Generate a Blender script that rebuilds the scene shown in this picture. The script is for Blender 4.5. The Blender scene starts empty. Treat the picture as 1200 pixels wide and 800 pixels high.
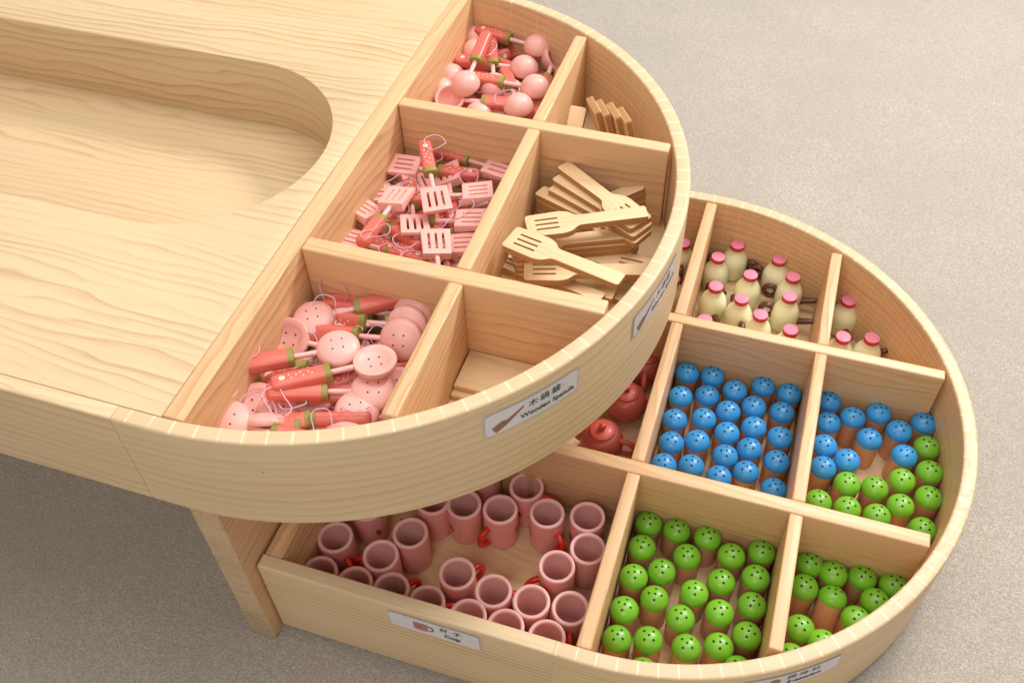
import bpy, bmesh, math, random
from mathutils import Vector, Matrix, Euler
random.seed(7)
PI = math.pi
scene = bpy.context.scene
COL = scene.collection

# ------------------------------------------------------------------ camera
CF, CX, CY, CZ = 1139.35, 0.36257, -0.58329, 0.51544
CROT = Euler((0.72124, 0.02571, 0.31596), 'XYZ').to_matrix()
CPOS = Vector((CX, CY, CZ))
cam_d = bpy.data.cameras.new('camera'); cam = bpy.data.objects.new('camera', cam_d); COL.objects.link(cam)
cam.location = CPOS; cam.rotation_euler = (0.72124, 0.02571, 0.31596)
cam_d.sensor_width = 36; cam_d.lens = CF / 1200 * 36; cam_d.clip_start = .01; cam_d.clip_end = 50
cam_d.dof.use_dof = True; cam_d.dof.focus_distance = .86; cam_d.dof.aperture_fstop = 16
scene.camera = cam

def at(px, py, z):
    """point of the horizontal plane z seen at (px, py) of the 1200x800 photograph"""
    d = CROT @ Vector(((px - 600) / CF, -(py - 400) / CF, -1))
    s = (z - CZ) / d.z
    return CPOS + d * s
def ray(px, py):
    return (CROT @ Vector(((px - 600) / CF, -(py - 400) / CF, -1))).normalized()

# ------------------------------------------------------------------ materials
def new_mat(name):
    m = bpy.data.materials.new(name); m.use_nodes = True
    nt = m.node_tree; nt.nodes.clear()
    out = nt.nodes.new('ShaderNodeOutputMaterial'); b = nt.nodes.new('ShaderNodeBsdfPrincipled')
    nt.links.new(b.outputs[0], out.inputs[0])
    return m, nt, b
def N(nt, t, **kw):
    n = nt.nodes.new(t)
    for k, v in kw.items(): setattr(n, k, v)
    return n
def math_n(nt, op, a, b=None, c=None):
    n = N(nt, 'ShaderNodeMath', operation=op)
    for i, v in enumerate((a, b, c)):
        if v is None: continue
        if isinstance(v, (int, float)): n.inputs[i].default_value = v
        else: nt.links.new(v, n.inputs[i])
    return n.outputs[0]
def ramp(nt, fac, stops):
    r = N(nt, 'ShaderNodeValToRGB'); nt.links.new(fac, r.inputs[0])
    el = r.color_ramp.elements
    while len(el) < len(stops): el.new(.5)
    for e, (p, c) in zip(el, stops):
        e.position = p; e.color = (*c, 1) if len(c) == 3 else c
    return r.outputs[0]
def mix(nt, fac, a, b, mode='MIX'):
    n = N(nt, 'ShaderNodeMix', data_type='RGBA', blend_type=mode)
    for s, v in ((n.inputs[0], fac), (n.inputs[6], a), (n.inputs[7], b)):
        if isinstance(v, (int, float)): s.default_value = v
        elif isinstance(v, tuple): s.default_value = (*v, 1)
        else: nt.links.new(v, s)
    return n.outputs[2]

def wood(name, light, dark, freq=95., warp=1.5, wscale=9., contrast=1., rough=.42, kerf=0., kerf_side=0.,
         endgrain=False, fibre=.35, tone=.25, boards=0.):
    m, nt, b = new_mat(name)
    uv = N(nt, 'ShaderNodeUVMap'); uv.uv_map = 'UVMap'
    sep = N(nt, 'ShaderNodeSeparateXYZ'); nt.links.new(uv.outputs[0], sep.inputs[0])
    oi = N(nt, 'ShaderNodeObjectInfo')
    U = math_n(nt, 'ADD', sep.outputs[0], math_n(nt, 'MULTIPLY', oi.outputs['Random'], 3.7)); V = math_n(nt, 'ADD', sep.outputs[1], math_n(nt, 'MULTIPLY', oi.outputs['Random'], 7.3 if not boards else 0))
    def noise(su, sv, detail=3, w=0., rough_=.55):
        c = N(nt, 'ShaderNodeCombineXYZ')
        nt.links.new(math_n(nt, 'MULTIPLY', U, su), c.inputs[0]); nt.links.new(math_n(nt, 'MULTIPLY', V, sv), c.inputs[1])
        c.inputs[2].default_value = w
        n = N(nt, 'ShaderNodeTexNoise'); n.inputs['Scale'].default_value = 1
        n.inputs['Detail'].default_value = detail; n.inputs['Roughness'].default_value = rough_
        nt.links.new(c.outputs[0], n.inputs['Vector']); return n.outputs[0]
    w1 = noise(wscale * .45, wscale * 1.6, 2, 3.1)          # broad waviness, stretched along the grain
    w2 = noise(wscale * 2.2, wscale * 9, 2, 8.7)
    ph = math_n(nt, 'ADD', math_n(nt, 'MULTIPLY', V, freq), math_n(nt, 'MULTIPLY', w1, warp * 7))
    ph = math_n(nt, 'ADD', ph, math_n(nt, 'MULTIPLY', w2, warp * 2.2))
    fr = math_n(nt, 'FRACT', ph)
    ring = ramp(nt, fr, [(0, (0, 0, 0)), (.45, (.16,) * 3), (.8, (.62,) * 3), (.9, (1,) * 3), (1., (0, 0, 0))])
    amp = noise(3, 30, 2, 5.5)                               # rings come and go
    ampv = ramp(nt, amp, [(.36, (.12,) * 3), (.62, (1,) * 3)])
    ring = math_n(nt, 'MULTIPLY', ring, ampv)
    fib = noise(22, 1100, 2, 1.2)
    fib2 = noise(7, 330, 3, 4.2)
    fibv = math_n(nt, 'ADD', math_n(nt, 'MULTIPLY', math_n(nt, 'SUBTRACT', fib, .5), fibre * .9), math_n(nt, 'MULTIPLY', math_n(nt, 'SUBTRACT', fib2, .5), fibre * 1.2))
    f = math_n(nt, 'ADD', math_n(nt, 'MULTIPLY', ring, .75 * contrast), fibv)
    tn = noise(2.1, 9, 2, 9.9)
    f = math_n(nt, 'ADD', f, math_n(nt, 'MULTIPLY', math_n(nt, 'SUBTRACT', tn, .42), tone * 2))
    f = math_n(nt, 'MAXIMUM', math_n(nt, 'MINIMUM', f, 1.), 0.)
    col = mix(nt, f, light, dark)
    pn = N(nt, 'ShaderNodeTexVoronoi'); pn.feature = 'F1'; pn.inputs['Scale'].default_value = 21
    nt.links.new(uv.outputs[0], pn.inputs['Vector'])
    pin = ramp(nt, pn.outputs['Distance'], [(.018, (.75,) * 3), (.03, (0, 0, 0))])
    sel = math_n(nt, 'GREATER_THAN', noise(11, 11, 0, 2.2), .57)
    col = mix(nt, math_n(nt, 'MULTIPLY', pin, sel), col, tuple(c * .4 for c in dark))
    if endgrain:
        e = noise(260, 160, 2, 1)
        col = mix(nt, math_n(nt, 'MULTIPLY', e, .5), col, dark)
    hgt = f
    if boards:
        bi = math_n(nt, 'FRACT', math_n(nt, 'MULTIPLY', V, 1 / boards))
        jl = ramp(nt, bi, [(0, (1,) * 3), (.006, (0,) * 3), (.994, (0,) * 3), (1, (1,) * 3)])
        fl = math_n(nt, 'FLOOR', math_n(nt, 'MULTIPLY', V, 1 / boards))
        wn = N(nt, 'ShaderNodeTexWhiteNoise', noise_dimensions='1D'); nt.links.new(fl, wn.inputs['W'])
        col = mix(nt, math_n(nt, 'MULTIPLY', wn.outputs[0], .3), col, dark)
        col = mix(nt, math_n(nt, 'MULTIPLY', jl, .28), col, tuple(c * .6 for c in dark))
    if kerf:
        k = math_n(nt, 'FRACT', math_n(nt, 'ADD', math_n(nt, 'MULTIPLY', U, 1 / kerf), math_n(nt, 'MULTIPLY', noise(18, 0, 1, 3), .35)))
        kl = ramp(nt, k, [(0, (1,) * 3), (.05, (1,) * 3), (.1, (0,) * 3), (.97, (0,) * 3), (1, (1,) * 3)])
        fade = ramp(nt, noise(35, 160, 1, 6), [(.3, (.25,) * 3), (.6, (1,) * 3)])
        fl = math_n(nt, 'FLOOR', math_n(nt, 'MULTIPLY', U, 1 / kerf))
        wn = N(nt, 'ShaderNodeTexWhiteNoise', noise_dimensions='1D'); nt.links.new(fl, wn.inputs['W'])
        kl = math_n(nt, 'MULTIPLY', kl, fade)
        if kerf_side:
            kd = math_n(nt, 'MULTIPLY', kl, kerf_side)
            # thin slits that stop before the floor of the tray
            col = mix(nt, kd, col, (.80, .62, .40))
        else:
            eg = noise(700, 500, 2, 1)
            col = mix(nt, .55, col, (.66, .49, .31))
            col = mix(nt, math_n(nt, 'MULTIPLY', wn.outputs[0], .22), col, dark)
            col = mix(nt, math_n(nt, 'MULTIPLY', eg, .18), col, dark)
            col = mix(nt, math_n(nt, 'MULTIPLY', kl, .75), col, (.92, .78, .55))
    nt.links.new(col, b.inputs['Base Color'])
    b.inputs['Roughness'].default_value = rough
    rr = math_n(nt, 'ADD', math_n(nt, 'MULTIPLY', f, .12), rough); nt.links.new(rr, b.inputs['Roughness'])
    bp = N(nt, 'ShaderNodeBump'); bp.inputs['Strength'].default_value = .12; bp.inputs['Distance'].default_value = .0006
    nt.links.new(hgt, bp.inputs['Height']); nt.links.new(bp.outputs[0], b.inputs['Normal'])
    return m

def paint(name, col, rough=.35, var=.08, coat=0., bump=.0, sheen=0.):
    m, nt, b = new_mat(name)
    tc = N(nt, 'ShaderNodeTexCoord')
    n = N(nt, 'ShaderNodeTexNoise'); n.inputs['Scale'].default_value = 130; n.inputs['Detail'].default_value = 3
    oi = N(nt, 'ShaderNodeObjectInfo')
    va = N(nt, 'ShaderNodeVectorMath', operation='ADD'); nt.links.new(tc.outputs['Object'], va.inputs[0]); nt.links.new(oi.outputs['Random'], va.inputs[1])
    nt.links.new(va.outputs[0], n.inputs['Vector'])
    n2 = N(nt, 'ShaderNodeTexNoise'); n2.inputs['Scale'].default_value = 900; n2.inputs['Detail'].default_value = 2
    nt.links.new(va.outputs[0], n2.inputs['Vector'])
    scuff = ramp(nt, n2.outputs[0], [(.66, (0,) * 3), (.72, (1,) * 3)])
    f = math_n(nt, 'ADD', math_n(nt, 'MULTIPLY', n.outputs[0], .8), math_n(nt, 'MULTIPLY', oi.outputs['Random'], .7))
    f = math_n(nt, 'ADD', f, math_n(nt, 'MULTIPLY', scuff, .9))
    c2 = tuple(max(0, c * (1 - var * 3)) for c in col)
    nt.links.new(mix(nt, f, col, c2), b.inputs['Base Color'])
    nt.links.new(math_n(nt, 'ADD', math_n(nt, 'MULTIPLY', n.outputs[0], .15), rough - .07), b.inputs['Roughness'])
    b.inputs['Coat Weight'].default_value = coat; b.inputs['Coat Roughness'].default_value = .12
    if bump:
        bp = N(nt, 'ShaderNodeBump'); bp.inputs['Strength'].default_value = bump; bp.inputs['Distance'].default_value = .0005
        nt.links.new(n.outputs[0], bp.inputs['Height']); nt.links.new(bp.outputs[0], b.inputs['Normal'])
    return m

L1, D1 = (.77, .60, .38), (.57, .375, .19)
M = {}
M['top'] = wood('pine_top', (.745, .57, .35), (.49, .31, .145), freq=105, warp=1.5, wscale=3.0, contrast=1.15, boards=.143, tone=.22)
M['board'] = wood('pine_board', L1, D1, freq=150, warp=1.0, wscale=7, contrast=.8)
M['wall'] = wood('pine_wall', (.77, .49, .265), (.50, .26, .11), freq=105, warp=1.0, wscale=5, contrast=1.05, tone=.35)  # same pine, but warm bounced light is put into the orange base colour
M['band'] = wood('pine_band', (.80, .595, .36), (.56, .345, .165), freq=105, warp=.8, wscale=2.6, contrast=.8, tone=.32)
M['kerf'] = wood('kerfed_rim', L1, D1, freq=150, kerf=.0168)
M['kerf_in'] = wood('kerfed_inside', (.76, .50, .27), (.49, .27, .115), freq=130, warp=.8, wscale=4, kerf=.0168, kerf_side=.45)  # inside faces share the orange tint that stands in for bounced light
M['front'] = wood('pine_front', (.80, .60, .355), (.51, .32, .14), freq=150, warp=.7, wscale=2.4, contrast=1.15)
M['floor'] = wood('tray_floor', (.76, .55, .32), (.55, .35, .165), freq=75, warp=1.2, wscale=6, contrast=.7)
M['end'] = wood('end_grain', (.80, .60, .37), (.36, .20, .09), freq=150, warp=4.4, wscale=14, contrast=1.4, endgrain=True)
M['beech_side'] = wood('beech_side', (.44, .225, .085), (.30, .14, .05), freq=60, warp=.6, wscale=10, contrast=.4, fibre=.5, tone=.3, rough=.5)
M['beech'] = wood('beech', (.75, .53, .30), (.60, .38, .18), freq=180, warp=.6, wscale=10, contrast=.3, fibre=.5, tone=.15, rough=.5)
M['shaker'] = wood('shaker_wood', (.70, .37, .185), (.52, .24, .10), freq=260, warp=.6, wscale=20, contrast=.5, rough=.3, tone=.3)
M['shaker_edge'] = paint('shaker_edge', (.72, .50, .30), .4)
M['blue'] = paint('blue_paint', (.045, .345, .78), .36, .08, .12)
M['green'] = paint('green_paint', (.21, .55, .03), .36, .08, .12)
M['hole'] = paint('hole_black', (.012, .010, .010), .7, 0)
M['pink'] = paint('pink_paint', (.94, .47, .415), .42, .05, .1)
M['pink_rod'] = paint('pink_rod', (.90, .50, .47), .45, .04)
M['coral'] = paint('coral_paint', (.79, .17, .125), .38, .06, .15)
M['olive'] = paint('olive_band', (.33, .28, .06), .5, .06)
M['white'] = paint('white_dot', (.85, .74, .68), .5, 0)
M['yellow'] = paint('yellow_dot', (.80, .62, .15), .5, 0)
M['cord'] = paint('lilac_cord', (.78, .47, .60), .7, .06)
M['cup'] = paint('cup_pink', (.93, .40, .35), .42, .05, .1)
M['cup_in'] = paint('cup_inside', (.86, .47, .43), .5, .05)
M['cup_rim'] = paint('cup_rim', (.97, .57, .55), .4, .04)
M['red'] = paint('red_paint', (.72, .028, .012), .35, .05, .2)
M['leaf'] = paint('leaf_green', (.07, .13, .03), .5, 0)
M['slotdark'] = paint('seam_dark', (.10, .05, .025), .8, 0)
M['milk'] = paint('milk_cream', (.94, .92, .60), .38, .04, .15)
M['cap'] = paint('cap_pink', (.86, .26, .38), .55, .04, 0, .3)
M['cap_side'] = paint('cap_side', (.66, .05, .085), .4, .04)
M['brown'] = paint('brown_paint', (.12, .030, .018), .28, .06, .3)
M['teapot'] = paint('teapot_red', (.60, .135, .105), .4, .06, .1)
M['teapot_lid'] = paint('teapot_lid', (.70, .12, .085), .4, .05, .1)
M['paper'] = paint('label_paper', (.80, .78, .82), .35, .02, .3)
M['paper_edge'] = paint('label_edge', (.70, .62, .54), .35, .02, .3)
M['line'] = paint('label_line', (.30, .22, .20), .5, 0)
M['ink'] = paint('ink', (.012, .011, .012), .5, 0)
M['pic_wood'] = paint('picture_brown', (.42, .20, .11), .5, .1)
M['pic_pink'] = paint('picture_pink', (.66, .26, .30), .5, .1)
M['pic_red'] = paint('picture_red', (.55, .10, .05), .5, .1)
M['pic_green'] = paint('picture_green', (.25, .36, .12), .5, .1)
M['rubber'] = paint('rubber', (.03, .03, .03), .8, 0)

def carpet_mat():
    m, nt, b = new_mat('carpet')
    tc = N(nt, 'ShaderNodeTexCoord')
    def nz(s, d, r=.6):
        n = N(nt, 'ShaderNodeTexNoise'); n.inputs['Scale'].default_value = s; n.inputs['Detail'].default_value = d; n.inputs['Roughness'].default_value = r
        nt.links.new(tc.outputs['Object'], n.inputs['Vector']); return n.outputs[0]
    fine = ramp(nt, nz(560, 3, .7), [(.38, (0,) * 3), (.62, (1,) * 3)])
    mid = nz(60, 4); big = ramp(nt, nz(7, 4), [(.3, (0,) * 3), (.7, (1,) * 3)])
    v = N(nt, 'ShaderNodeTexVoronoi'); v.inputs['Scale'].default_value = 460; nt.links.new(tc.outputs['Object'], v.inputs['Vector'])
    f = math_n(nt, 'ADD', math_n(nt, 'MULTIPLY', fine, .55), math_n(nt, 'MULTIPLY', v.outputs['Distance'], .35))
    col = mix(nt, f, (.31, .272, .228), (.75, .69, .61))
    col = mix(nt, math_n(nt, 'MULTIPLY', mid, .30), col, (.40, .345, .28))
    col = mix(nt, math_n(nt, 'MULTIPLY', big, .42), col, (.40, .365, .315))
    nt.links.new(col, b.inputs['Base Color']); b.inputs['Roughness'].default_value = .95
    b.inputs['Specular IOR Level'].default_value = .15
    b.inputs['Sheen Weight'].default_value = .15
    bp = N(nt, 'ShaderNodeBump'); bp.inputs['Strength'].default_value = .55; bp.inputs['Distance'].default_value = .0022
    nt.links.new(f, bp.inputs['Height']); nt.links.new(bp.outputs[0], b.inputs['Normal'])
    return m
M['carpet'] = carpet_mat()

# ------------------------------------------------------------------ mesh helpers
def link(o, parent=None):
    COL.objects.link(o)
    if parent is not None: o.parent = parent
    return o
def tag(o, label=None, cat=None, group=None, kind=None):
    if label: o['label'] = label
    if cat: o['category'] = cat
    if group: o['group'] = group
    if kind: o['kind'] = kind
    return o
def empty(name, loc=(0, 0, 0)):
    o = bpy.data.objects.new(name, None); o.empty_display_size = .01; o.location = loc
    return link(o)
def box_uv(bm, grain='x', off=None):
    off = off or (random.uniform(0, 40), random.uniform(0, 40))
    L = bm.loops.layers.uv.get('UVMap') or bm.loops.layers.uv.new('UVMap')
    for f in bm.faces:
        n = f.normal; a = max(range(3), key=lambda i: abs(n[i]))
        g = 'xyz'.index(grain)
        for l in f.loops:
            c = l.vert.co
            if a != g:
                u = c[g]; v = c[3 - a - g] + .31 * a
            else:
                o2 = [i for i in range(3) if i != a]; u = c[o2[0]]; v = c[o2[1]]
            l[L].uv = (u + off[0], v + off[1])
def finish(name, bm, mats, parent=None, smooth=32):
    me = bpy.data.meshes.new(name); bmesh.ops.recalc_face_normals(bm, faces=bm.faces) if False else None
    bm.to_mesh(me); bm.free()
    for m in (mats if isinstance(mats, (list, tuple)) else [mats]): me.materials.append(m)
    if smooth:
        for p in me.polygons: p.use_smooth = True
        me.set_sharp_from_angle(angle=math.radians(smooth))
    o = bpy.data.objects.new(name, me)
    return link(o, parent)
def wood_box(name, x0, x1, y0, y1, z0, z1, grain, mat, parent=None, bev=.0016, seg=3, endmat=None):
    bm = bmesh.new()
    bmesh.ops.create_cube(bm, size=1)
    for v in bm.verts:
        v.co = Vector(((x0 + x1) / 2 + v.co.x * (x1 - x0), (y0 + y1) / 2 + v.co.y * (y1 - y0), (z0 + z1) / 2 + v.co.z * (z1 - z0)))
    if bev: bmesh.ops.bevel(bm, geom=bm.edges[:], offset=bev, segments=seg, profile=.5, affect='EDGES')
    bm.normal_update(); box_uv(bm, grain)
    mats = [mat]
    if endmat:
        mats.append(endmat); g = 'xyz'.index(grain)
        for f in bm.faces:
            if abs(f.normal[g]) > .7: f.material_index = 1
    return finish(name, bm, mats, parent, 40)
def band(name, pts, prof, mats, parent, closed=False, u0=0):
    """sweep a profile [(inward offset, z, material)] along pts [(x, y, nx, ny)] (outward normals)"""
    bm = bmesh.new(); L = bm.loops.layers.uv.new('UVMap')
    rows = []; s = [u0]
    for i in range(1, len(pts)): s.append(s[-1] + math.hypot(pts[i][0] - pts[i - 1][0], pts[i][1] - pts[i - 1][1]))
    vv = [0]
    for i in range(1, len(prof) + 1):
        a, b_ = prof[i - 1], prof[i % len(prof)]; vv.append(vv[-1] + math.hypot(a[0] - b_[0], a[1] - b_[1]))
    ou, ov = random.uniform(0, 20), random.uniform(0, 20)
    for (x, y, nx, ny) in pts:
        rows.append([bm.verts.new((x - nx * o, y - ny * o, z)) for o, z, m in prof])
    n = len(prof)
    for i in range(len(rows) - 1):
        for j in range(n):
            k = (j + 1) % n
            f = bm.faces.new((rows[i][j], rows[i + 1][j], rows[i + 1][k], rows[i][k])); f.material_index = prof[j][2]
            for l, (a, c) in zip(f.loops, ((i, j), (i + 1, j), (i + 1, j + 1), (i, j + 1))): l[L].uv = (s[a] + ou, vv[c] + ov)
    for r, flip in ((rows[0], 0), (rows[-1], 1)):
        f = bm.faces.new(r if not flip else r[::-1]); f.material_index = 0
        for l in f.loops: l[L].uv = (l.vert.co.x + ou, l.vert.co.z + ov)
    bmesh.ops.recalc_face_normals(bm, faces=bm.faces)
    return finish(name, bm, mats, parent, 40)
def rim_prof(t, z0, z1, r=.0022, mo=0, mt=1, mi=2):
    """closed profile: up the outside, over the top, down the inside"""
    P = [(r * .6, z0, mo), (0, z0 + r * .6, mo)]
    for k in range(5):
        a = PI / 2 * k / 4; P.append((r - r * math.cos(a), z1 - r + r * math.sin(a), mo if k < 2 else mt))
    for k in range(5):
        a = PI / 2 * k / 4; P.append((t - r + r * math.sin(a), z1 - r + r * math.cos(a), mt if k < 3 else mi))
    P += [(t, z0, mo)]
    return P
def arc_pts(cx, cy, R, xs, n=120, side=1):
    P = [(xs, cy - R, 0, -1)] if side > 0 else [(xs, cy + R, 0, 1)]
    for k in range(n + 1):
        a = -PI / 2 + PI * k / n
        if side < 0: a += PI
        P.append((cx + R * math.cos(a), cy + R * math.sin(a), math.cos(a), math.sin(a)))
    P.append((xs, cy + R, 0, 1) if side > 0 else (xs, cy - R, 0, -1))
    return P
def extrude_poly(name, outer, holes, z0, z1, mat, parent, grain='x', bev=0., local=None, smooth=35):
    """flat shape with holes, from z0 to z1 (2-D curve filled, then meshed)"""
    cu = bpy.data.curves.new('shape', 'CURVE'); cu.dimensions = '2D'; cu.fill_mode = 'BOTH'
    cu.extrude = (z1 - z0) / 2 - bev; cu.bevel_depth = bev; cu.bevel_resolution = 1
    if bev: cu.offset = -bev
    for lp in [outer] + list(holes):
        sp = cu.splines.new('POLY'); sp.points.add(len(lp) - 1); sp.use_cyclic_u = True
        for p, q in zip(sp.points, lp): p.co = (q[0], q[1], 0, 1)
    ob = bpy.data.objects.new('shape', cu); COL.objects.link(ob)
    dg = bpy.context.evaluated_depsgraph_get(); dg.update()
    me = bpy.data.meshes.new_from_object(ob.evaluated_get(dg), depsgraph=dg)
    bpy.data.objects.remove(ob); bpy.data.curves.remove(cu)
    bm = bmesh.new(); bm.from_mesh(me); bpy.data.meshes.remove(me)
    bmesh.ops.remove_doubles(bm, verts=bm.verts, dist=1e-6)
    for v in bm.verts: v.co.z += (z0 + z1) / 2
    for f in bm.faces: f.material_index = 0
    bm.normal_update(); box_uv(bm, grain)
    return finish(name, bm, mat, parent, smooth)
def lathe(name, prof, mats, parent=None, seg=40, mi=None, axis='z', smooth=35, uvs=True):
    bm = bmesh.new(); L = bm.loops.layers.uv.new('UVMap'); rings = []
    for r, z in prof:
        if r < 1e-7: rings.append([bm.verts.new((0, 0, z))])
        else: rings.append([bm.verts.new((r * math.cos(2 * PI * k / seg), r * math.sin(2 * PI * k / seg), z)) for k in range(seg)])
    ou, ov = random.uniform(0, 30), random.uniform(0, 30)
    for i in range(len(rings) - 1):
        a, b_ = rings[i], rings[i + 1]
        for k in range(seg):
            k2 = (k + 1) % seg
            if len(a) == 1 and len(b_) == 1: continue
            if len(a) == 1: vs = (a[0], b_[k2], b_[k])
            elif len(b_) == 1: vs = (a[k], a[k2], b_[0])
            else: vs = (a[k], a[k2], b_[k2], b_[k])
            try: f = bm.faces.new(vs)
            except ValueError: continue
            if mi: f.material_index = mi[i]
            for l in f.loops:
                c = l.vert.co; l[L].uv = (c.z * 1. + ou, math.atan2(c.y, c.x if abs(c.x) + abs(c.y) > 1e-9 else 1) * .012 + ov)
    bmesh.ops.recalc_face_normals(bm, faces=bm.faces)
    return finish(name, bm, mats, parent, smooth)
def tube_bm(bm, pts, rad, seg=8, closed=False):
    pts = [Vector(p) for p in pts]; n = len(pts)
    rads = rad if isinstance(rad, (list, tuple)) else [rad] * n
    rings = []; prev = None
    for i in range(n):
        a = pts[(i - 1) % n] if (closed or i > 0) else pts[i]; b_ = pts[(i + 1) % n] if (closed or i < n - 1) else pts[i]
        t = (b_ - a).normalized()
        if prev is None:
            up = Vector((0, 0, 1)) if abs(t.z) < .9 else Vector((1, 0, 0)); nx = t.cross(up).normalized()
        else: nx = (prev - t * prev.dot(t)).normalized()
        prev = nx; ny = t.cross(nx)
        rings.append([bm.verts.new(pts[i] + (nx * math.cos(2 * PI * k / seg) + ny * math.sin(2 * PI * k / seg)) * rads[i]) for k in range(seg)])
    for i in range(n if closed else n - 1):
        a, b_ = rings[i], rings[(i + 1) % n]
        for k in range(seg): bm.faces.new((a[k], a[(k + 1) % seg], b_[(k + 1) % seg], b_[k]))
    if not closed: bm.faces.new(rings[0][::-1]); bm.faces.new(rings[-1])
def tube(name, pts, rad, mat, parent=None, seg=10, closed=False):
    bm = bmesh.new(); tube_bm(bm, pts, rad, seg, closed)
    bmesh.ops.recalc_face_normals(bm, faces=bm.faces); bm.normal_update(); box_uv(bm, 'x')
    return finish(name, bm, mat, parent, 50)
def disc_bm(bm, c, n, r, seg=12, mi=0):
    n = Vector(n).normalized(); a = n.orthogonal().normalized(); b_ = n.cross(a); c = Vector(c)
    f = bm.faces.new([bm.verts.new(c + (a * math.cos(2 * PI * k / seg) + b_ * math.sin(2 * PI * k / seg)) * r) for k in range(seg)])
    f.material_index = mi
def copy_tree(o):
    r = o.copy(); COL.objects.link(r)
    for ch in list(o.children):
        c = ch.copy(); COL.objects.link(c); c.parent = r
        for g in ch.children:
            d = g.copy(); COL.objects.link(d); d.parent = c
    return r

# ------------------------------------------------------------------ carpet (setting)
ZF = -.3597
bm = bmesh.new(); bmesh.ops.create_grid(bm, x_segments=4, y_segments=4, size=4)
for v in bm.verts: v.co.z = ZF
tag(finish('carpet', bm, M['carpet'], None, 0), 'plain beige grey low pile carpet', None, None, 'structure')

# ------------------------------------------------------------------ labels on the wood
def place_label(parent, mapf, w, h, pic, lines, picbox):
    """mapf(s, z, lift) -> point; s from 0 to w, z from 0 to h"""
    def plate(name, m, inset, c, lift, mat, par):
        bm = bmesh.new(); n = 24; cols = []
        for k in range(n + 1):
            s = m + (w - 2 * m) * k / n; e = min(s - m, w - m - s)
            cut = max(0, c - e)
            cols.append((bm.verts.new(mapf(s, m + cut, lift)), bm.verts.new(mapf(s, h - m - cut, lift))))
        for a, b_ in zip(cols, cols[1:]): bm.faces.new((a[0], b_[0], b_[1], a[1]))
        return finish(name, bm, mat, par, 0)
    sg = plate('label_sticker', 0, 0, .0012, .00035, M['paper_edge'], parent)
    plate('border_line', .0013, 0, .0022, .0005, M['line'], sg)
    plate('label_face', .0016, 0, .0021, .00062, M['paper'], sg)
    for kind, mat, poly in pic:
        bm = bmesh.new()
        bm.faces.new([bm.verts.new(mapf(x, y, .00075 + .00006 * kind)) for x, y in poly])
        bmesh.ops.triangulate(bm, faces=bm.faces)
        finish('picture', bm, M[mat], sg, 0)
    for txt, cx_, cy_, size, bold, sx in lines:
        cu = bpy.data.curves.new('t', 'FONT'); cu.body = txt; cu.size = size; cu.align_x = 'CENTER'; cu.align_y = 'CENTER'; cu.offset = bold
        ob = bpy.data.objects.new('t', cu); COL.objects.link(ob)
        dg = bpy.context.evaluated_depsgraph_get(); dg.update()
        me = bpy.data.meshes.new_from_object(ob.evaluated_get(dg), depsgraph=dg)
        bpy.data.objects.remove(ob); bpy.data.curves.remove(cu)
        for v in me.vertices: v.co = mapf(cx_ + v.co.x * sx, cy_ + v.co.y, .0009)
        me.materials.clear(); me.materials.append(M['ink'])
        link(bpy.data.objects.new('lettering', me), sg)
    return sg
def cyl_map(cx, cy, R, a0, z0):
    def f(s, z, lift):
        a = math.radians(a0) + s / R
        return Vector((cx + (R + lift) * math.cos(a), cy + (R + lift) * math.sin(a), z0 + z))
    return f
def spatula_icon(cx, cy, ang, L=.026):
    P = [(-.013, -.0035), (-.013, .0035), (-.0045, .0035), (-.0015, .001), (.012, .0009), (.013, 0), (.012, -.0009), (-.0015, -.001), (-.0045, -.0035)]
    k = L / .026; c, s = math.cos(ang), math.sin(ang)
    return [(cx + (x * c - y * s) * k, cy + (x * s + y * c) * k) for x, y in P]
def ell(cx, cy, a, b_, n=14, rot=0):
    return [(cx + a * math.cos(2 * PI * k / n) * math.cos(rot) - b_ * math.sin(2 * PI * k / n) * math.sin(rot),
             cy + a * math.cos(2 * PI * k / n) * math.sin(rot) + b_ * math.sin(2 * PI * k / n) * math.cos(rot)) for k in range(n)]

def rounded_box(x0, y0, x1, y1, r):
    return [(x0, y0 + r), (x0, y1 - r * .3), (x0 + r * .3, y1), (x1 - r * .3, y1), (x1, y1 - r * .3), (x1, y0 + r), (x1 - r, y0), (x0 + r, y0)]
# ------------------------------------------------------------------ upper play table
R1, T1, H1 = .30, .0123, .0984
FL1 = -.0862
XB0, XB1 = .0046, .0207
XK = -.0274
XL = -.90                                            # centre of the far rounded end, out of the picture
table = empty('play_table', (0, 0, ZF))
table.location = (0, 0, 0)
tag(table, 'long pine play table with rounded end, sunken middle and divided utensil tray', 'table')
band('curved_rim', arc_pts(0, 0, R1, XK), rim_prof(T1, -H1, 0), [M['band'], M['kerf'], M['kerf_in']], table)
band('curved_rim', arc_pts(XL, 0, R1, XL + .0274, side=-1), rim_prof(T1, -H1, 0), [M['band'], M['kerf'], M['kerf_in']], table)
for s in (-1, 1):
    pts = [(XL + .0278, s * R1, 0, s), (XK - .0004, s * R1, 0, s)]
    if s > 0: pts = pts[::-1]
    band('side_rail', pts, rim_prof(T1, -H1, 0, mt=1, mi=0), [M['band'], M['board']], table)
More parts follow.
